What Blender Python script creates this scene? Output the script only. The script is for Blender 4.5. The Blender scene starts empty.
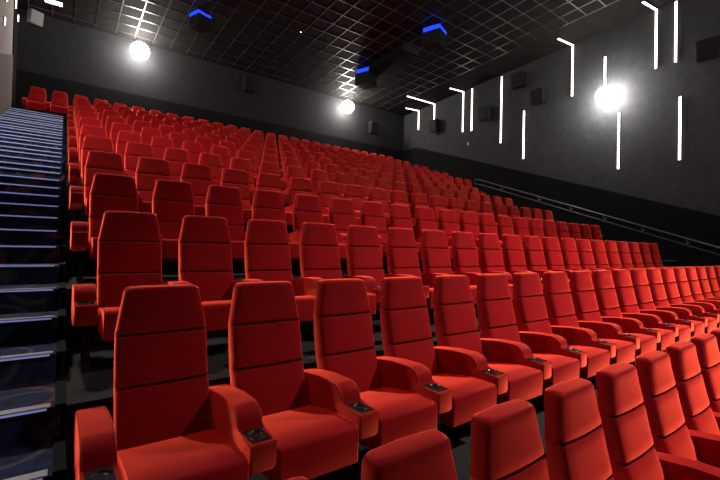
import bpy, bmesh, math, random
from mathutils import Vector, Matrix
random.seed(4)
PI = math.pi
SC = bpy.context.scene
COL = SC.collection

# ------------------------------------------------------------------ layout constants (metres)
SEAT_W = .57            # seat pitch along a row
ROW_D, ROW_H = 1.29775, .46104
X_FIRST = .4474         # centre of the seat beside the stairs
Y_TOP = 2.3073          # top of the backrest, first complete row
Z_TOP = -.2325
TOP_H = 1.07            # backrest height over its platform
XL, XR = -1.3, 15.5     # side walls
YB, YF = 17.1, -9.0     # back wall, screen wall
X_AISLE = .03
X_END = 11.62
LIFT = 2.9              # everything is raised by this at the end

def row_y(k): return Y_TOP + (k-1)*ROW_D
def plat_z(k): return Z_TOP + (k-1)*ROW_H - TOP_H
def edge_y(k): return 2.55 + (k-2)*ROW_D
def ceil_z(y): return 8.02 - .048*(y-4.5)

# ------------------------------------------------------------------ materials
def new_mat(name):
    m = bpy.data.materials.new(name); m.use_nodes = True
    nt = m.node_tree
    return m, nt, nt.nodes['Principled BSDF']
def plain(name, col, rough=.6, metal=0, spec=.5, noise=0, scale=30, bump=0):
    m, nt, b = new_mat(name)
    b.inputs['Base Color'].default_value = (*col, 1)
    b.inputs['Roughness'].default_value = rough
    b.inputs['Metallic'].default_value = metal
    b.inputs['Specular IOR Level'].default_value = spec
    if noise or bump:
        tc = nt.nodes.new('ShaderNodeTexCoord'); n = nt.nodes.new('ShaderNodeTexNoise')
        n.inputs['Scale'].default_value = scale; n.inputs['Detail'].default_value = 4
        nt.links.new(tc.outputs['Object'], n.inputs['Vector'])
        if noise:
            r = nt.nodes.new('ShaderNodeValToRGB')
            r.color_ramp.elements[0].position = .3; r.color_ramp.elements[1].position = .7
            r.color_ramp.elements[0].color = (*[c*(1-noise) for c in col], 1)
            r.color_ramp.elements[1].color = (*[min(1, c*(1+noise)) for c in col], 1)
            nt.links.new(n.outputs['Fac'], r.inputs['Fac']); nt.links.new(r.outputs['Color'], b.inputs['Base Color'])
        if bump:
            bp = nt.nodes.new('ShaderNodeBump'); bp.inputs['Strength'].default_value = bump
            bp.inputs['Distance'].default_value = .01
            nt.links.new(n.outputs['Fac'], bp.inputs['Height']); nt.links.new(bp.outputs['Normal'], b.inputs['Normal'])
    return m
def glow(name, col, strength):
    m, nt, b = new_mat(name)
    b.inputs['Base Color'].default_value = (*col, 1)
    b.inputs['Emission Color'].default_value = (*col, 1)
    b.inputs['Emission Strength'].default_value = strength
    return m
M = {}
def velvet():
    m, nt, b = new_mat('red_velvet')
    tc = nt.nodes.new('ShaderNodeTexCoord')
    n = nt.nodes.new('ShaderNodeTexNoise'); n.inputs['Scale'].default_value = 7; n.inputs['Detail'].default_value = 3
    r = nt.nodes.new('ShaderNodeValToRGB')
    r.color_ramp.elements[0].position = .25; r.color_ramp.elements[1].position = .75
    r.color_ramp.elements[0].color = (.25, .0015, .005, 1); r.color_ramp.elements[1].color = (.32, .002, .006, 1)
    nt.links.new(tc.outputs['Object'], n.inputs['Vector']); nt.links.new(n.outputs['Fac'], r.inputs['Fac'])
    nt.links.new(r.outputs['Color'], b.inputs['Base Color'])
    b.inputs['Roughness'].default_value = .85
    b.inputs['Specular IOR Level'].default_value = .15
    b.inputs['Sheen Weight'].default_value = .75
    b.inputs['Sheen Roughness'].default_value = .35
    b.inputs['Sheen Tint'].default_value = (1, .07, .045, 1)
    n2 = nt.nodes.new('ShaderNodeTexNoise'); n2.inputs['Scale'].default_value = 260
    bp = nt.nodes.new('ShaderNodeBump'); bp.inputs['Strength'].default_value = .15; bp.inputs['Distance'].default_value = .002
    nt.links.new(tc.outputs['Object'], n2.inputs['Vector']); nt.links.new(n2.outputs['Fac'], bp.inputs['Height'])
    nt.links.new(bp.outputs['Normal'], b.inputs['Normal'])
    sh = nt.nodes.new('ShaderNodeBsdfSheen'); sh.distribution = 'ASHIKHMIN'
    sh.inputs['Color'].default_value = (1, .125, .06, 1); sh.inputs['Roughness'].default_value = .32
    ad = nt.nodes.new('ShaderNodeAddShader')
    out = [q for q in nt.nodes if q.type == 'OUTPUT_MATERIAL'][0]
    s2 = nt.nodes.new('ShaderNodeBsdfSheen'); s2.distribution = 'ASHIKHMIN'
    s2.inputs['Color'].default_value = (1, .11, .055, 1); s2.inputs['Roughness'].default_value = .5
    a2 = nt.nodes.new('ShaderNodeAddShader'); nt.links.new(b.outputs[0], a2.inputs[0]); nt.links.new(s2.outputs[0], a2.inputs[1])
    nt.links.new(a2.outputs[0], ad.inputs[0]); nt.links.new(sh.outputs[0], ad.inputs[1]); nt.links.new(ad.outputs[0], out.inputs['Surface'])
    return m
def carpet():
    m, nt, b = new_mat('patterned_carpet')
    tc = nt.nodes.new('ShaderNodeTexCoord')
    n = nt.nodes.new('ShaderNodeTexNoise'); n.inputs['Scale'].default_value = 16; n.inputs['Detail'].default_value = 5
    r = nt.nodes.new('ShaderNodeValToRGB')
    r.color_ramp.elements[0].position = .35; r.color_ramp.elements[0].color = (.003, .006, .024, 1)
    r.color_ramp.elements[1].position = .72; r.color_ramp.elements[1].color = (.014, .032, .13, 1)
    nt.links.new(tc.outputs['Object'], n.inputs['Vector']); nt.links.new(n.outputs['Fac'], r.inputs['Fac'])
    def rings(scale, col, lo, hi, prev, rnd):
        v = nt.nodes.new('ShaderNodeTexVoronoi'); v.inputs['Scale'].default_value = scale; v.inputs['Randomness'].default_value = rnd
        nt.links.new(tc.outputs['Object'], v.inputs['Vector'])
        rr = nt.nodes.new('ShaderNodeValToRGB'); e = rr.color_ramp.elements
        e[0].position = lo; e[0].color = (0, 0, 0, 1); e[1].position = (lo+hi)/2; e[1].color = (1, 1, 1, 1)
        x = e.new(hi); x.color = (0, 0, 0, 1)
        nt.links.new(v.outputs['Distance'], rr.inputs['Fac'])
        mx = nt.nodes.new('ShaderNodeMixRGB'); mx.inputs['Color2'].default_value = (*col, 1)
        nt.links.new(rr.outputs['Color'], mx.inputs['Fac']); nt.links.new(prev, mx.inputs['Color1'])
        return mx.outputs['Color']
    c = rings(1.6, (.17, .04, .03), .30, .38, r.outputs['Color'], .8)
    c = rings(2.3, (.08, .085, .10), .42, .52, c, .9)
    nt.links.new(c, b.inputs['Base Color'])
    b.inputs['Roughness'].default_value = .95
    return m
M['velvet'] = velvet()
M['carpet'] = carpet()
M['sheen_piping'] = plain('light_red_sheen_piping', (.48, .035, .018), .6, spec=.3)  # lighter tone paints the velvet's bright rim along the armrest edges
M['seam_shade'] = plain('dark_red_seam_shade', (.05, .001, .002), .9, spec=.1)
M['platform'] = plain('grey_speckled_carpet', (.019, .019, .019), .95, noise=.4, scale=40)
M['black'] = plain('black_fabric_wall', (.010, .0105, .013), .9, noise=.25, scale=6)
M['trim'] = plain('matt_black_panel', (.004, .005, .0055), .85, spec=.2)
M['greywall'] = plain('charcoal_wall_cloth', (.045, .048, .054), .9, noise=.18, scale=5, bump=.2)
M['leftwall'] = plain('grey_wall_cloth', (.34, .31, .30), .9, noise=.1, scale=5)
M['leftlow'] = plain('brownish_grey_wall_cloth', (.17, .14, .13), .9, noise=.1, scale=5)
M['tile'] = plain('black_ceiling_tile', (.013, .012, .0115), .8, spec=.1, noise=.25, scale=3, bump=.1)
M['grid'] = plain('grey_metal_grid', (.34, .325, .31), .33, metal=.97)
M['steel'] = plain('black_painted_steel', (.012, .012, .013), .5)
M['plastic'] = plain('black_glossy_plastic', (.010, .010, .011), .25)
M['chrome'] = plain('bright_steel', (.6, .6, .6), .25, metal=1)
M['alu'] = plain('aluminium_nosing', (.36, .37, .40), .5, metal=.4)
M['rail'] = plain('grey_painted_steel', (.20, .20, .20), .4, metal=.5)
M['speaker'] = plain('speaker_black', (.006, .006, .007), .6, spec=.25)
M['speakergrey'] = plain('speaker_grey', (.16, .16, .17), .6)
M['screen'] = plain('projection_screen_cloth', (.5, .5, .5), .9)
M['strip'] = glow('warm_white_strip', (1, .92, .82), 5)
M['flood'] = glow('flood_globe', (1, .94, .86), 100)
M['floodside'] = glow('flood_globe_side', (1, .92, .82), 290)
M['addedflood'] = glow('added_flood_globe', (1, .92, .82), 150)
M['blueled'] = glow('step_led', (.36, .45, 1), .32)
M['blue'] = glow('blue_led', (.01, .05, 1), 1.4)
M['ceillamp'] = glow('ceiling_lamp', (1, .93, .85), 5)

# ------------------------------------------------------------------ helpers
def link(name, me, mat=None, parent=None):
    o = bpy.data.objects.new(name, me); COL.objects.link(o)
    if mat is not None: me.materials.append(mat)
    if parent: o.parent = parent
    return o
def obj(name, bm, mat, parent=None, smooth=False):
    bmesh.ops.recalc_face_normals(bm, faces=bm.faces)
    me = bpy.data.meshes.new(name); bm.to_mesh(me); bm.free()
    if smooth:
        me.polygons.foreach_set('use_smooth', [True]*len(me.polygons))
    return link(name, me, mat, parent)
def thing(name, label, cat, loc=(0, 0, 0), rot=(0, 0, 0), group=None):
    o = bpy.data.objects.new(name, None); COL.objects.link(o)
    o.location = loc; o.rotation_euler = rot; o.empty_display_size = .1
    o['label'] = label; o['category'] = cat
    if group: o['group'] = group
    return o
def struct(o):
    o['kind'] = 'structure'; return o
def add_box(bm, x0, x1, y0, y1, z0, z1, bev=0, seg=2):
    r = bmesh.ops.create_cube(bm, size=1)
    for v in r['verts']:
        v.co = Vector((x0+(v.co.x+.5)*(x1-x0), y0+(v.co.y+.5)*(y1-y0), z0+(v.co.z+.5)*(z1-z0)))
    if bev:
        es = list({e for v in r['verts'] for e in v.link_edges})
        bmesh.ops.bevel(bm, geom=es, offset=bev, segments=seg, affect='EDGES', profile=.5)
def box(*a, **k):
    bm = bmesh.new(); add_box(bm, *a, **k); return bm
def add_tube(bm, pts, r, n=8):
    rings = []
    for i, p in enumerate(pts):
        p = Vector(p)
        d = (Vector(pts[min(i+1, len(pts)-1)]) - Vector(pts[max(i-1, 0)])).normalized()
        up = Vector((0, 0, 1)) if abs(d.z) < .9 else Vector((1, 0, 0))
        a = d.cross(up).normalized(); b = d.cross(a)
        rings.append([bm.verts.new(p + a*math.cos(t)*r + b*math.sin(t)*r) for t in [2*PI*j/n for j in range(n)]])
    for q, w in zip(rings, rings[1:]):
        for j in range(n): bm.faces.new((q[j], q[(j+1) % n], w[(j+1) % n], w[j]))
    bm.faces.new(rings[0]); bm.faces.new(rings[-1][::-1])
def add_prism(bm, prof, x0, x1, bev=0, seg=2):
    """prof: list of (y, z), extruded along x."""
    a = [bm.verts.new((x0, y, z)) for y, z in prof]; b = [bm.verts.new((x1, y, z)) for y, z in prof]
    fs = [bm.faces.new(a), bm.faces.new(b[::-1])]
    n = len(prof)
    for i in range(n): fs.append(bm.faces.new((a[i], b[i], b[(i+1) % n], a[(i+1) % n])))
    if bev:
        es = list({e for f in fs[:2] for e in f.edges})
        bmesh.ops.bevel(bm, geom=es, offset=bev, segments=seg, affect='EDGES', profile=.5)
def prism_xy(bm, prof, z0, z1):
    a = [bm.verts.new((x, y, z0)) for x, y in prof]; b = [bm.verts.new((x, y, z1)) for x, y in prof]
    bm.faces.new(a); bm.faces.new(b[::-1]); n = len(prof)
    for i in range(n): bm.faces.new((a[i], b[i], b[(i+1) % n], a[(i+1) % n]))

# ------------------------------------------------------------------ the cinema seat
def backrest_bm():
    bm = bmesh.new()
    # z over platform, front y, half width, thickness
    key = [(.27, -.185, .195, .10), (.33, -.172, .217, .125), (.45, -.138, .218, .13), (.60, -.088, .218, .13),
           (.72, -.058, .218, .12), (.84, -.033, .217, .11), (.95, -.012, .199, .10), (1.03, -.002, .184, .105), (1.07, .002, .180, .10)]
    def at(z):
        for a, b in zip(key, key[1:]):
            if z <= b[0]:
                t = (z-a[0])/(b[0]-a[0]); return [a[i]+(b[i]-a[i])*t for i in range(1, 4)]
        return list(key[-1][1:])
    seams = [.60, .84]
    zs = []
    for lo, hi in ((.27, .60), (.60, .84), (.84, 1.07)):
        L = hi-lo
        zs += [lo+L*t for t in ((0, .020, .046, .12, .25, .5, .75, .9, .954, .98) if lo > .3 else (0, .04, .12, .25, .5, .75, .9, .965, .984))]
    zs = [z for z in zs if z < 1.038]+[1.044, 1.052, 1.058, 1.063, 1.067, 1.069, 1.07]
    rings = []
    def ring(z, inset, dz=0, push=0):
        yf, hw, th = at(z)
        hw -= inset; y0 = yf+inset*.8+push; y1 = yf+th-inset*.8
        r = .022 if inset < .01 else .018
        pts = []
        # front face, puffed, then round corners and the flat rear
        nf = 7; fw = hw-.016; bw = hw+.001; th2 = y1-y0
        for i in range(nf):
            t = -1+2*i/(nf-1); pts.append((t*(fw-.012), y0-.008*(1-t*t)))
        half = [(fw-.003, y0+.004), (fw+.007, y0+.13*th2), (fw+.0135, y0+.30*th2), (bw-.001, y0+.58*th2), (bw-.006, y0+.88*th2), (bw-.03, y1)]
        pts += half + [(0, y1+.008)] + [(-x, y) for x, y in half[::-1]]
        return [bm.verts.new((x, y, z+dz)) for x, y in pts]
    for z in zs:
        d = min(abs(z-s) for s in seams)
        groove = .022 if d < 1e-6 else (.016 if d < .006 else (.003 if d < .014 else 0))
        top = 1.07-z
        ins = 0
        if top < .028: ins = .028 - math.sqrt(max(0, .028**2-(.028-top)**2))
        rg = ring(z, ins, push=groove)
        rings.append(rg)
    for a, b in zip(rings, rings[1:]):
        n = len(a)
        for i in range(n): bm.faces.new((a[i], a[(i+1) % n], b[(i+1) % n], b[i]))
    bm.faces.new(rings[0]); bm.faces.new(rings[-1])
    return bm
def seam_shade_bm(z, y, hw):
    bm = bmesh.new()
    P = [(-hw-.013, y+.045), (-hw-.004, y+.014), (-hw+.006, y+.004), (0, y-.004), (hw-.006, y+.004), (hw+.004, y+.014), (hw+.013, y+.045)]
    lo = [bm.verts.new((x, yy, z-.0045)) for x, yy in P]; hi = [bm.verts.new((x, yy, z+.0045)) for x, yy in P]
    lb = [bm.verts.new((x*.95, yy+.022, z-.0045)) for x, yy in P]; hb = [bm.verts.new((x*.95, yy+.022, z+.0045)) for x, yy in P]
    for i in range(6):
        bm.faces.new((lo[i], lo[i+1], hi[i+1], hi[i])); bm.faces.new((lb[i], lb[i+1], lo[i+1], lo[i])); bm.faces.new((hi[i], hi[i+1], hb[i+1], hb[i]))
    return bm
def arm_sheen_piping_bm(s):
    bm = bmesh.new()
    P = [(-.661, .33), (-.661, .446), (-.655, .449), (-.500, .449), (-.496, .472)]
    for k in range(0, 7):
        a = k/6*PI/2; P.append((-.402-.093*math.cos(a), .475+.068*math.sin(a)))
    P += [(-.25, .538), (-.10, .518), (.0, .502)]
    add_tube(bm, [(s*.0565, y, z) for y, z in P], .0035, 6)
    return bm
def cushion_bm():
    bm = bmesh.new()
    prof = [(-.650, .215), (-.662, .225), (-.668, .38), (-.660, .396), (-.640, .405), (-.50, .403), (-.35, .385), (-.16, .345), (-.12, .33), (-.12, .24), (-.30, .215)]
    add_prism(bm, prof, -.216, .216, .010, 3)
    return bm
ARM = [(-.655, .325), (-.665, .345), (-.665, .440), (-.655, .450), (-.50, .450), (-.497, .470)]
for k in range(0, 7):
    a = k/6*PI/2; ARM.append((-.402-.095*math.cos(a), .475+.070*math.sin(a)))
ARM += [(-.25, .540), (-.10, .520), (.02, .500), (.05, .485), (.05, .34), (-.08, .28), (-.40, .28)]
def arm_bm():
    bm = bmesh.new(); add_prism(bm, ARM, -.060, .060, .011, 3); return bm
def holder_bm():
    bm = bmesh.new(); n = 32; cx, cy = 0, -.578
    levels = []
    def sq(t, hx, hy):
        c, s = math.cos(t), math.sin(t); m = max(abs(c), abs(s)); return c/m*hx, s/m*hy
    def ringsq(z, e=0): return [bm.verts.new((cx+sq(2*PI*i/n, .045-e, .066-e)[0], cy+sq(2*PI*i/n, .045-e, .066-e)[1], z)) for i in range(n)]
    def ringc(z, r): return [bm.verts.new((cx+r*math.cos(2*PI*i/n), cy+r*math.sin(2*PI*i/n), z)) for i in range(n)]
    R = [ringsq(.4502), ringsq(.4545), ringsq(.456, .002), ringc(.456, .040), ringc(.459, .038), ringc(.456, .035), ringc(.4515, .032), ringc(.4510, .006)]
    for a, b in zip(R, R[1:]):
        for i in range(n): bm.faces.new((a[i], a[(i+1) % n], b[(i+1) % n], b[i]))
    bm.faces.new(R[-1]); bm.faces.new(R[0])
    return bm
def insert_bm():
    bm = bmesh.new(); n = 16
    a = [bm.verts.new((.022*math.cos(2*PI*i/n), -.578+.022*math.sin(2*PI*i/n), .4445)) for i in range(n)]
    b = [bm.verts.new((.018*math.cos(2*PI*i/n), -.578+.018*math.sin(2*PI*i/n), .448)) for i in range(n)]
    for i in range(n): bm.faces.new((a[i], a[(i+1) % n], b[(i+1) % n], b[i]))
    bm.faces.new(b); bm.faces.new(a)
    return bm
def base_bm():
    bm = bmesh.new()
    add_box(bm, -.19, .19, -.50, -.10, .19, .222, .005)          # pan under the cushion
    return bm
def pedestal_bm():
    bm = bmesh.new()
    prof = [(-.50, 0), (-.50, .02), (-.34, .05), (-.30, .279), (-.02, .279), (-.06, .05), (0.03, .02), (0.03, 0)]
    add_prism(bm, prof, -.02, .02, .004, 1)
    return bm
def make_seat():
    t = thing('cinema_chair', '', 'chair')
    b = obj('backrest', backrest_bm(), M['velvet'], t, True)
    obj('seam_shade', seam_shade_bm(.60, -.088, .200), M['seam_shade'], b); obj('seam_shade', seam_shade_bm(.84, -.033, .199), M['seam_shade'], b)  # dark strips paint in the shade of the seam grooves
    obj('seat_cushion', cushion_bm(), M['velvet'], t, True)
    obj('seat_pan', base_bm(), M['steel'], t)
    a = obj('armrest', arm_bm(), M['velvet'], t, True); a.location.x = -SEAT_W/2-.004
    for q in (-1, 1): obj('sheen_piping', arm_sheen_piping_bm(q), M['sheen_piping'], a, True)
    h = obj('cup_holder', holder_bm(), M['plastic'], a)
    p = obj('pedestal', pedestal_bm(), M['steel'], t); p.location.x = -SEAT_W/2
    for o in (b, t.children[1], a):
        pass
    return t
for_smooth = []
def set_sharp(o, ang=50):
    o.data.set_sharp_from_angle(angle=math.radians(ang))
seat0 = make_seat()
for ch in list(seat0.children):
    if ch.name.startswith(('seat_cushion', 'armrest', 'backrest')): set_sharp(ch, 38)
def copy_tree(o, parent=None):
    c = o.copy(); COL.objects.link(c)
    if parent: c.parent = parent
    for ch in o.children: copy_tree(ch, c)
    return c
ORD = ['', 'first', 'second', 'third', 'fourth', 'fifth', 'sixth', 'seventh', 'eighth', 'ninth', 'tenth', 'eleventh', 'twelfth', 'thirteenth']
ROWN = {k: ORD[k]+' complete row' for k in range(1, 12)}; ROWN[12] = 'topmost row'
used0 = [False]; aisle = []
def place(k, i, label, group, last=False):
    if not used0[0]: t = seat0; used0[0] = True
    else: t = copy_tree(seat0)
    t.location = (X_FIRST+i*SEAT_W, row_y(k), plat_z(k))
    t['label'] = label; t['group'] = group
    if i == 0 and k < 12: aisle.append(t)
    if last:
        for ch in list(seat0.children):
            if ch.name.startswith(('armrest', 'pedestal')):
                c = copy_tree(ch, t); c.location.x = SEAT_W/2
    return t
# the row cut off by the lower edge of the picture
front_lab = {0: 'red velvet chair next to the stairs in the nearest row, below the picture edge',
    1: 'red velvet seatback at bottom centre, only its rounded top in view',
    2: 'large red velvet seatback second from the left in the nearest, cut-off row',
    3: 'large red velvet seatback third from the left in the nearest, cut-off row',
    4: 'tall red velvet seatback fourth from the left in the nearest, cut-off row',
    5: 'red velvet seatback fifth from the left in the nearest, cut-off row',
    6: 'red velvet seatback sixth from the left in the nearest row, at bottom right corner',
    7: 'red velvet seatback of the nearest row, half cut by the right picture edge'}
for i in range(0, 20):
    place(0, i, front_lab.get(i, 'red velvet chair %s from the right end of the nearest row, beyond the picture' % (ORD[20-i] if i > 7 else '')),
          'red chairs in the nearest, cut-off row', last=(i == 19))
for k in range(1, 13):
    n = 20 if k <= 7 else 25
    lo = -2 if k == 12 else 0
    grp = 'red chairs in the ' + ROWN[k]
    end = 'right end'
    for i in range(lo, n):
        if i == -2: lab = 'dark red chair behind the top of the stairs, nearest the grey left wall'
        elif i == -1: lab = 'dark red chair behind the top of the stairs, second from the left wall'
        elif k == 1 and i == 0: lab = 'big dark red velvet chair beside the stairs, nearest complete chair to the camera'
        elif i == 0: lab = 'red velvet aisle chair beside the stairs, at the left end of the ' + ROWN[k]
        elif i < n//2: lab = 'red velvet chair %s from the stairs in the %s' % (ORD[i+1], ROWN[k])
        elif i == n-1: lab = 'red velvet chair at the right end of the ' + ROWN[k]
        else: lab = 'red velvet chair %s from the right end of the %s' % (ORD[n-i], ROWN[k])
        place(k, i, lab, grp, last=(i == n-1))

for t in aisle:
    for ch in t.children:
        if ch.name.startswith('armrest'): ch.location.x = -SEAT_W/2-.022

# ------------------------------------------------------------------ floor, platforms, stairs
K0 = -2                       # platforms continue a little towards the screen
bm = bmesh.new()
prof = []
base = plat_z(K0)-.6
prof.append((YF, base-.5)); prof.append((YF, plat_z(K0)))
for k in range(K0+1, 14):
    y = edge_y(k); prof.append((y, plat_z(k-1))); prof.append((y, plat_z(k)))
    if k == 12: break
prof.append((YB, plat_z(12))); prof.append((YB, base-.5))
# platform under the seats; under the side aisles the same risers carry the stairs
add_prism(bm, prof, XL, XR)
fl = struct(obj('floor', bm, M['platform']))

def staircase(name, x0, x1, k_lo, k_hi, led):
    """three risers a row; the landing lies on the row platform"""
    bm = bmesh.new(); nos = []
    for k in range(k_lo, k_hi):
        y = edge_y(k); z = plat_z(k); r = ROW_H/3
        yn = edge_y(k+1)
        nos.append((y, z))
        add_box(bm, x0, x1, y-.001, y+.5, z, z+.004)
        add_box(bm, x0, x1, y+.50, yn, z, z+r)
        add_box(bm, x0, x1, y+.90, yn, z+r, z+2*r)
        add_box(bm, x0, x1, yn-.004, yn-.0005, z+2*r, z+3*r)
        nos += [(y+.50, z+r), (y+.90, z+2*r)]
    nos.append((edge_y(k_hi), plat_z(k_hi)))
    st = struct(obj(name, bm, M['carpet'] if led else M['trim']))
    for (y, z) in nos:
        b = box(x0+.01, x1-.045, y-.014, y+.042, z+.0045, z+.012)
        lip = box(x0+.01, x1-.045, y-.0142, y-.009, z-.020, z+.0045)
        nb = obj('step_nosing', b, M['alu'], st)
        obj('nosing_lip', lip, M['steel'], nb)
        if led:
            obj('led_strip', box(x0+.02, x1-.06, y-.0170, y-.0145, z-.005, z+.005), M['blueled'], nb)
    return st
staircase('staircase', XL+.001, X_AISLE, 0, 12, True)
staircase('staircase', X_END+.05, XR-.03, -1, 8, False)
# low black side panel between the stairs and the seat platforms
bm = bmesh.new()
sp = []
pl = [(edge_y(0), plat_z(-1))]
for k in range(0, 12):
    y = edge_y(k); z = plat_z(k); r = ROW_H/3
    pl += [(y, z+.012), (y+.50, z+.012), (y+.50, z+r+.012), (y+.90, z+r+.012), (y+.90, z+2*r+.012), (edge_y(k+1), z+2*r+.012)]
pl += [(edge_y(12), plat_z(12)+.012), (edge_y(12), plat_z(0)-.5), (edge_y(0), plat_z(0)-.5)]
add_prism(bm, pl[1:], X_AISLE-.028, X_AISLE+.02)
struct(obj('trim_1', bm, M['trim']))

# ------------------------------------------------------------------ walls and ceiling
ZB = base-.5
bm = box(XL-.2, XR+.2, YB, YB+.2, ZB, 9.2); struct(obj('wall_back', bm, M['black']))
bm = box(XR, XR+.2, YF, YB, ZB, 9.2); struct(obj('wall_right', bm, M['greywall']))
bm = box(XL-.2, XL, YF, YB, ZB, 9.2); struct(obj('wall_left', bm, M['leftwall']))
bm = box(XL-.2, XR+.2, YF-.2, YF, ZB, 9.2); struct(obj('wall_front', bm, M['black']))
# cinema screen on the front wall, behind the camera
sc = thing('cinema_screen', 'wide grey projection screen on the front wall facing the seats', 'screen', (7.1, YF+.02, 1.0))
obj('screen_cloth', box(-6.4, 6.4, 0, .05, -1.6, 5.0), M['screen'], sc)
fr = bmesh.new()
for a in ((-6.55, 6.55, 0, .08, 5.0, 5.15), (-6.55, 6.55, 0, .08, -1.75, -1.6), (-6.55, -6.4, 0, .08, -1.6, 5.0), (6.4, 6.55, 0, .08, -1.6, 5.0)): add_box(fr, *a)
obj('screen_frame', fr, M['trim'], sc)
# ceiling with its metal grid
bm = bmesh.new()
add_prism(bm, [(YF, ceil_z(YF)), (YB, ceil_z(YB)), (YB, 9.4), (YF, 9.4)], XL, XR)
ce = struct(obj('ceiling', bm, M['tile']))
bm = bmesh.new()
gx0, gx1 = -1.0, 14.0
x = gx0
while x < gx1+.01:
    add_prism(bm, [(-8.5, ceil_z(-8.5)-.012), (16.9, ceil_z(16.9)-.012), (16.9, ceil_z(16.9)+.01), (-8.5, ceil_z(-8.5)+.01)], x-.014, x+.014)
    x += .6
y = -8.5
while y < 16.95:
    z = ceil_z(y); add_box(bm, gx0, gx1, y-.014, y+.014, z-.014, z+.01); y += .6
obj('ceiling_grid', bm, M['grid'], ce)
# dark dado panels: along the back wall, stepping down the right wall
bm = box(XL+.03, XR-.03, YB-.03, YB, plat_z(12), 5.42); struct(obj('trim_2', bm, M['trim']))
bm = bmesh.new()
add_prism(bm, [(YB-.03, ZB), (YB-.03, 5.44), (16.02, 5.44), (3.35, 1.13), (-4.0, -1.37), (-4.0, ZB)], XR-.03, XR)
struct(obj('trim_3', bm, M['trim']))
# left wall: black return beside the back wall, lower darker cloth
bm = bmesh.new()
add_prism(bm, [(15.95, ZB), (15.95, ceil_z(15.95)), (YB-.03, ceil_z(YB)), (YB-.03, ZB)], XL, XL+.03)
struct(obj('trim_4', bm, M['trim']))
bm = bmesh.new()
add_prism(bm, [(15.95, ZB), (15.95, 5.48), (13.2, 4.49), (-4, -1.7), (-4, ZB)], XL, XL+.025)
struct(obj('trim_5', bm, M['leftlow']))

# ------------------------------------------------------------------ strip lights
def strip(name, y, z0, z1, label, side=1, seg=None, group='strip lights on the right wall'):
    xw = XR if side > 0 else XL
    zc = ceil_z(y)
    t = thing(name, label, 'strip light', (xw, y, z0), group=group)
    s = -side
    hs = bmesh.new(); em = bmesh.new()
    L = z1-z0
    add_box(hs, *sorted((0, s*.03)), -.035, .035, 0, L)
    add_box(em, *sorted((s*.03, s*.05)), -.03, .03, .01, L-.01 if not seg else L-.03)
    if seg:
        dx, dy = seg    # end of the ceiling run, relative to the wall corner
        n = Vector((dx, dy, 0)).normalized(); p = Vector((-n.y, n.x, 0))
        def run(bmx, w, za, zb, a, b):
            P = [n*a+p*w, n*b+p*w, n*b-p*w, n*a-p*w]
            lo = [bmx.verts.new((q.x, q.y, L+za-.048*q.y)) for q in P]; hi = [bmx.verts.new((q.x, q.y, L+zb-.048*q.y)) for q in P]
            bmx.faces.new(lo); bmx.faces.new(hi[::-1])
            for i in range(4): bmx.faces.new((lo[i], hi[i], hi[(i+1) % 4], lo[(i+1) % 4]))
        d = math.hypot(dx, dy)
        run(hs, .035, -.03, 0, .03, d); run(em, .03, -.05, -.03, .03, d-.01)
    obj('housing', hs, M['steel'], t)
    obj('diffuser', em, M['strip'], t)
    return t
def cz(y): return ceil_z(y)
RS = [
 (15.9, 6.37, cz(15.9)-.02, 'shortest bent white strip light, furthest back at the far corner of the right wall', (-.88, .14)),
 (14.75, 6.54, cz(14.75)-.02, 'bent white strip light with the longest ceiling run, second from the back corner', (-1.89, .09)),
 (12.87, 5.61, cz(12.87)-.02, 'bent white strip light, left one of the close pair on the right wall', (-.88, .11)),
 (12.35, 5.55, cz(12.35)-.08, 'straight vertical strip light, right one of the close pair on the right wall', None),
 (10.75, 4.67, cz(10.75)-.10, 'long straight strip light from the ceiling down, right of the close pair', None),
 (9.65, 3.80, 5.82, 'low straight strip light mid-wall, left of the bent one by the hanging end', None),
 (7.67, 5.86, cz(7.67)-.02, 'bent strip light reaching the ceiling, just left of the wall floodlight', (-.96, .09)),
 (6.52, 4.97, 6.97, 'vertical strip light partly hidden behind the glare of the wall floodlight', None),
 (6.05, 2.87, 4.84, 'vertical strip light directly below the wall floodlight', None),
 (4.98, 6.00, cz(4.98)-.02, 'bent strip light at top right, left of the two high ones', (-.87, .10)),
 (4.45, 6.02, cz(4.45)-.05, 'straight strip light running off the top edge, rightmost of the high pair', None),
 (4.32, 2.91, 4.91, 'low vertical strip light furthest right on the right wall', None)]
for y, a, b, lab, sg in RS: strip('strip_light', y, a, b, lab, 1, sg)
# the same fixtures go on towards the screen, outside the picture
for n_, (y, a, b, sg) in enumerate([(2.6, 4.2, 6.2, None), (1.4, 1.4, 3.4, None), (.4, 6.0, cz(.4)-.02, (-.9, .1)), (-.8, 3.2, 5.2, None), (-2.1, 5.8, cz(-2.1)-.02, (-.9, .1)), (-3.4, 2.2, 4.2, None)]):
    strip('strip_light', y, a, b, ORD[n_+1] + ' strip light past the right picture edge on the right wall', 1, sg)
LS = [(16.93, 6.90, 7.12, 'tiny white light on the left wall by the grey speaker'), (13.55, 5.35, 5.55, 'tiny white light low on the grey left wall at the picture edge'),
      (13.8, 6.07, 6.45, 'small white light on the left wall at the top left corner'), (16.1, 6.95, 7.30, 'small white light at the top of the left wall, left of the grey speaker')]
for y, a, b, lab in LS:
    t = strip('wall_light', y, a, b, lab, -1, None, 'small lights on the left wall')
for y, a, b in [(8.5, 5.0, 7.0), (5.6, 3.0, 5.0), (1.5, 5.5, 7.5)]:
    strip('strip_light', y, a, b, {8.5: 'vertical strip light on the left wall above the middle of the stairs', 5.6: 'vertical strip light lowest on the left wall', 1.5: 'vertical strip light on the left wall nearest the screen'}[y], -1, None, 'strip lights on the left wall')

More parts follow.
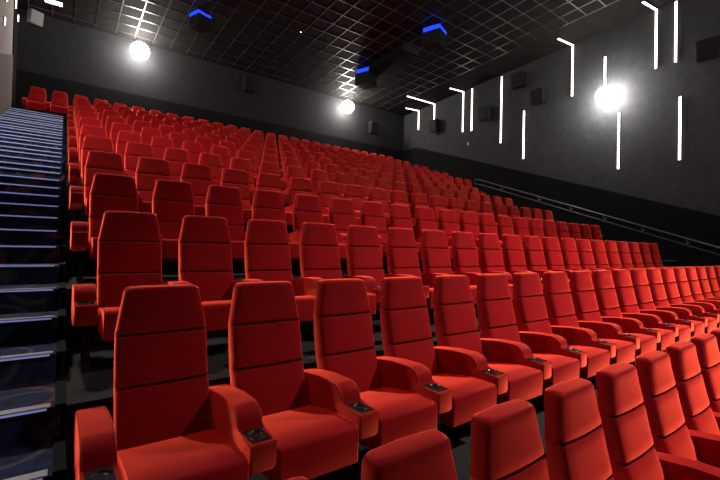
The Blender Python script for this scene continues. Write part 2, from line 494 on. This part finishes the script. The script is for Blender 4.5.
# ------------------------------------------------------------------ floodlights
def flood(loc, d, label, r=.31, mat='flood'):
    """globe work light on a short wall arm; d = unit vector out of the wall"""
    t = thing('floodlight', label, 'floodlight', loc, group='bright round floodlights')
    d = Vector(d)
    bm = bmesh.new(); bmesh.ops.create_uvsphere(bm, u_segments=24, v_segments=14, radius=r)
    for v in bm.verts: v.co += d*.42
    obj('lamp_globe', bm, M[mat], t, True)
    bm = bmesh.new(); add_tube(bm, [d*.0, d*.22], .035, 10)
    add_tube(bm, [d*.16, d*.20], r*.55, 20); add_tube(bm, [d*.0, d*.03], .11, 20)
    obj('wall_bracket', bm, M['steel'], t)
    return t
flood((2.15, YB, 6.91), (0, -1, 0), 'dazzling round white floodlight high on the back wall, upper left of the picture')
flood((11.33, YB, 6.91), (0, -1, 0), 'dazzling round white floodlight high on the back wall, centre of the picture')
flood((XR, 6.33, 5.43), (-1, 0, 0), 'dazzling round white floodlight on the right wall among the strip lights')
flood((XL, 6.33, 5.43), (1, 0, 0), 'round white floodlight on the left wall, beyond the picture', r=.26, mat='floodside')
flood((XR, -3.0, 5.0), (-1, 0, 0), 'unseen white floodlight added on the right wall near the screen, beyond the picture', r=.26, mat='addedflood')  # added out of view to throw light on the seat fronts

def added_spotlight(loc, aim, label, power, angle):  # unseen spotlight, added to brighten the front seats
    t = thing('ceiling_spotlight', label, 'spotlight', loc, group='unseen spotlights added over the front of the hall')
    d = (Vector(aim)-Vector(loc)).normalized()
    bm = bmesh.new(); add_tube(bm, [d*-.22, d*.12], .16, 20); add_tube(bm, [(0, 0, 0), (0, 0, .40)], .02, 8)
    obj('housing', bm, M['steel'], t)
    bm = bmesh.new(); add_tube(bm, [d*.121, d*.135], .14, 20); obj('lens', bm, M['ceillamp'], t)
    l = bpy.data.lights.new('added_spot_lamp', 'SPOT'); l.energy = power; l.color = (1, .92, .83); l.spot_size = math.radians(angle); l.spot_blend = 1
    l.shadow_soft_size = .14
    lo = bpy.data.objects.new('added_spot_lamp', l); COL.objects.link(lo); lo.parent = t; lo.location = d*.30
    lo.rotation_euler = d.to_track_quat('-Z', 'Y').to_euler()
added_spotlight((8.0, -3.5, ceil_z(-3.5)-.4), (6.3, 1.2, -.5), 'unseen ceiling spotlight added to brighten the front seats, beyond the picture', 5200, 64)
# ------------------------------------------------------------------ speakers
def wall_speaker(loc, rz, label, s=1.0, tilt=.25, mat='speaker', group='black speakers on the walls'):
    t = thing('wall_speaker', label, 'speaker', loc, (0, 0, rz), group=group)
    # local -y points into the room
    bm = bmesh.new()
    prof = [(-.16, .30), (-.42, .24), (-.34, -.26), (-.16, -.24)]
    add_prism(bm, [(y*s, z*s) for y, z in prof], -.22*s, .22*s, .012, 2); obj('cabinet', bm, M[mat], t)
    bm = bmesh.new()
    a = [(-.424, .22), (-.436, .217), (-.362, -.235), (-.350, -.235)]
    add_prism(bm, [(y*s, z*s) for y, z in a], -.20*s, .20*s, .004, 1); obj('grille', bm, M['speaker' if mat == 'speaker' else 'speakergrey'], t)
    bm = bmesh.new(); add_box(bm, -.05*s, .05*s, -.012, 0, -.1*s, .1*s); add_tube(bm, [(0, 0, 0), (0, -.20*s, 0)], .02*s, 8)
    obj('bracket', bm, M['steel'], t)
    return t
RW = PI/2*-1
for y, z, lab in [(9.78, 7.05, 'black wall speaker just under the ceiling, right of the long straight strip'),
                  (8.88, 6.12, 'black wall speaker between the long straight strip and the bent one, lower of two'),
                  (11.44, 6.07, 'black wall speaker between the close pair of strips and the long straight strip'),
                  (14.49, 6.20, 'black wall speaker below the bent strips near the back corner'),
                  (3.60, 6.02, 'black wall speaker at the right picture edge')]:
    wall_speaker((XR, y, z), RW, lab, 1.15)
for x, z, lab in [(13.07, 6.2, 'black wall speaker on the back wall right of the central floodlight'),
                  (6.32, 6.76, 'black wall speaker on the back wall between the two floodlights')]:
    wall_speaker((x, YB, z), 0, lab, 1.15)
wall_speaker((-.95, YB, 7.15), .5, 'grey speaker under the ceiling at the top left corner', .85, mat='speakergrey', group='grey speaker at top left')

def hung_speaker(px, label, rz, s=.62):
    x, y, z = px
    t = thing('hanging_speaker', label, 'speaker', (x, y, z), (0, 0, rz), group='blue lit boxes hanging from the ceiling')
    h = s/2
    obj('cabinet', box(-h, h, -h, h, -h*.9, h*.9, bev=.03), M['speaker'], t)
    bm = bmesh.new()
    add_box(bm, -h-.012, h*.9, -h-.014, -h-.002, h*.62, h*.92)
    add_box(bm, -h-.014, -h-.002, -h, h*.8, h*.5, h*.92)
    obj('blue_light', bm, M['blue'], t)
    bm = bmesh.new(); zt = ceil_z(y)-z-.0
    for sx in (-1, 1): add_tube(bm, [(sx*h*.6, 0, h*.85), (sx*h*.6, 0, zt+.0)], .018, 8)
    add_box(bm, -h*.75, h*.75, -.06, .06, zt-.04, zt-.015)
    obj('ceiling_bracket', bm, M['steel'], t)
hung_speaker((10.43, 10.04, 7.36), 'black box with bright blue light hanging from ceiling, rightmost of three', .35, .66)
hung_speaker((10.43, 14.0, 7.20), 'black box with bright blue light hanging near the central floodlight', .35, .70)
hung_speaker((3.5, 13.86, 7.2), 'black box with faint blue light hanging at upper left, left of the others', .35, .50)

# dark duct boxed under the ceiling behind the middle blue unit
dt = thing('ceiling_duct', 'long flat black duct under the ceiling beside the middle blue lit box', 'duct', (10.6, 12.9, ceil_z(12.9)))
bm = bmesh.new(); add_prism(bm, [(-1.5, .07-.0), (1.3, -.06), (1.3, -.30), (-1.5, -.17)], -.38, .38, .01, 1)
obj('duct_casing', bm, M['trim'], dt)
obj('duct_flange', box(-.40, .40, -1.53, -1.50, -.19, .06), M['steel'], dt)

def dome(loc, label, r=.07):
    t = thing('ceiling_spotlight', label, 'spotlight', loc, group='small round ceiling lights')
    bm = bmesh.new(); bmesh.ops.create_uvsphere(bm, u_segments=16, v_segments=8, radius=r); obj('lens', bm, M['ceillamp'], t, True)
    bm = bmesh.new(); add_tube(bm, [(0, 0, 0), (0, 0, r+.02)], r*1.1, 14); obj('rim', bm, M['steel'], t)
dome((11.08, 13.0, ceil_z(13.0)-.06), 'small round white light beside the black ceiling duct', .055)
dome((6.67, 12.89, ceil_z(12.89)-.07), 'faint tiny ceiling light in the dark middle of the ceiling', .02)
t = thing('ceiling_lamp', 'elongated white ceiling lamp at the top left corner above the grey speaker', 'lamp', (-.36, 16.0, ceil_z(16.0)))
obj('diffuser', box(-.22, .22, -.12, .12, -.055, -.03, bev=.008), M['ceillamp'], t)
obj('housing', box(-.25, .25, -.15, .15, -.04, -.0, bev=.008), M['steel'], t)
def sensor(loc, label):
    t = thing('wall_sensor', label, 'sensor', loc, group='small sensors on the right wall')
    obj('cover', box(-.05, 0, -.05, .05, -.06, .06, bev=.01), M['rail'], t)
    obj('lens', box(-.056, -.05, -.03, .03, -.03, .02), M['plastic'], t)
sensor((XR, 12.55, 4.98), 'small grey sensor on the right wall below the close pair of strips')

# ------------------------------------------------------------------ handrail on the right wall
hr = thing('handrail', 'grey double steel handrail climbing the dark lower right wall', 'handrail', (XR-.03, 11.7, 3.05))
def rel(p): return (p[0]-(XR-.03), p[1]-11.7, p[2]-3.05)
s = -.02
sl = (3.14-.19)/(11.69-3.3)
def rz(y): return .19+sl*(y-3.3)
XA = 15.30
bm = bmesh.new()
pts = [(XA, 11.95, rz(11.85)-.20), (XA, 12.02, rz(11.95)-.12), (XA, 11.95, rz(11.9)-.03), (XA, 11.7, rz(11.7)), (XA, -1.5, rz(-1.5))]
add_tube(bm, [rel(p) for p in pts], .027, 10); obj('upper_rail', bm, M['rail'], hr, True)
bm = bmesh.new()
add_tube(bm, [rel(p) for p in ((XA, 11.95, rz(11.85)-.20), (XA, 11.6, rz(11.6)-.20), (XA, -1.5, rz(-1.5)-.20))], .022, 10); obj('lower_rail', bm, M['rail'], hr, True)
for y in (10.6, 8.87, 7.6, 6.43, 5.26, 4.07, 2.8, 1.4, 0, -1.3):
    bm = bmesh.new()
    add_tube(bm, [rel((XA, y, rz(y))), rel((XA, y, rz(y)-.20))], .016, 8)
    add_tube(bm, [rel((XR-.03, y, rz(y)-.12)), rel((XA, y, rz(y)-.12))], .014, 8)
    add_tube(bm, [rel((XR-.03, y, rz(y)-.12)), rel((XR-.042, y, rz(y)-.12))], .032, 12)
    obj('rail_bracket', bm, M['rail'], hr)

# ------------------------------------------------------------------ camera
cam = bpy.data.cameras.new('camera'); co = bpy.data.objects.new('camera', cam); COL.objects.link(co)
cam.sensor_fit = 'HORIZONTAL'; cam.sensor_width = 36; cam.lens = 407.467/720*36
cam.clip_start = .05; cam.clip_end = 100
Rt = Vector((.8048120, -.5930763, .0231976)); Up = Vector((-.0277499, .0014420, .9996139)); Fw = Vector((.5928807, .8051450, .0152973))
m = Matrix((Rt, Up, -Fw)).transposed().to_4x4()
co.matrix_world = m
SC.camera = co
for o in list(COL.objects):
    if o.parent is None: o.location.z += LIFT

w = bpy.data.worlds.new('world'); SC.world = w; w.use_nodes = True
w.node_tree.nodes['Background'].inputs[0].default_value = (.02, .02, .022, 1)
SC.view_settings.view_transform = 'Standard'; SC.view_settings.look = 'None'
SC.view_settings.gamma = 1; SC.view_settings.exposure = 0
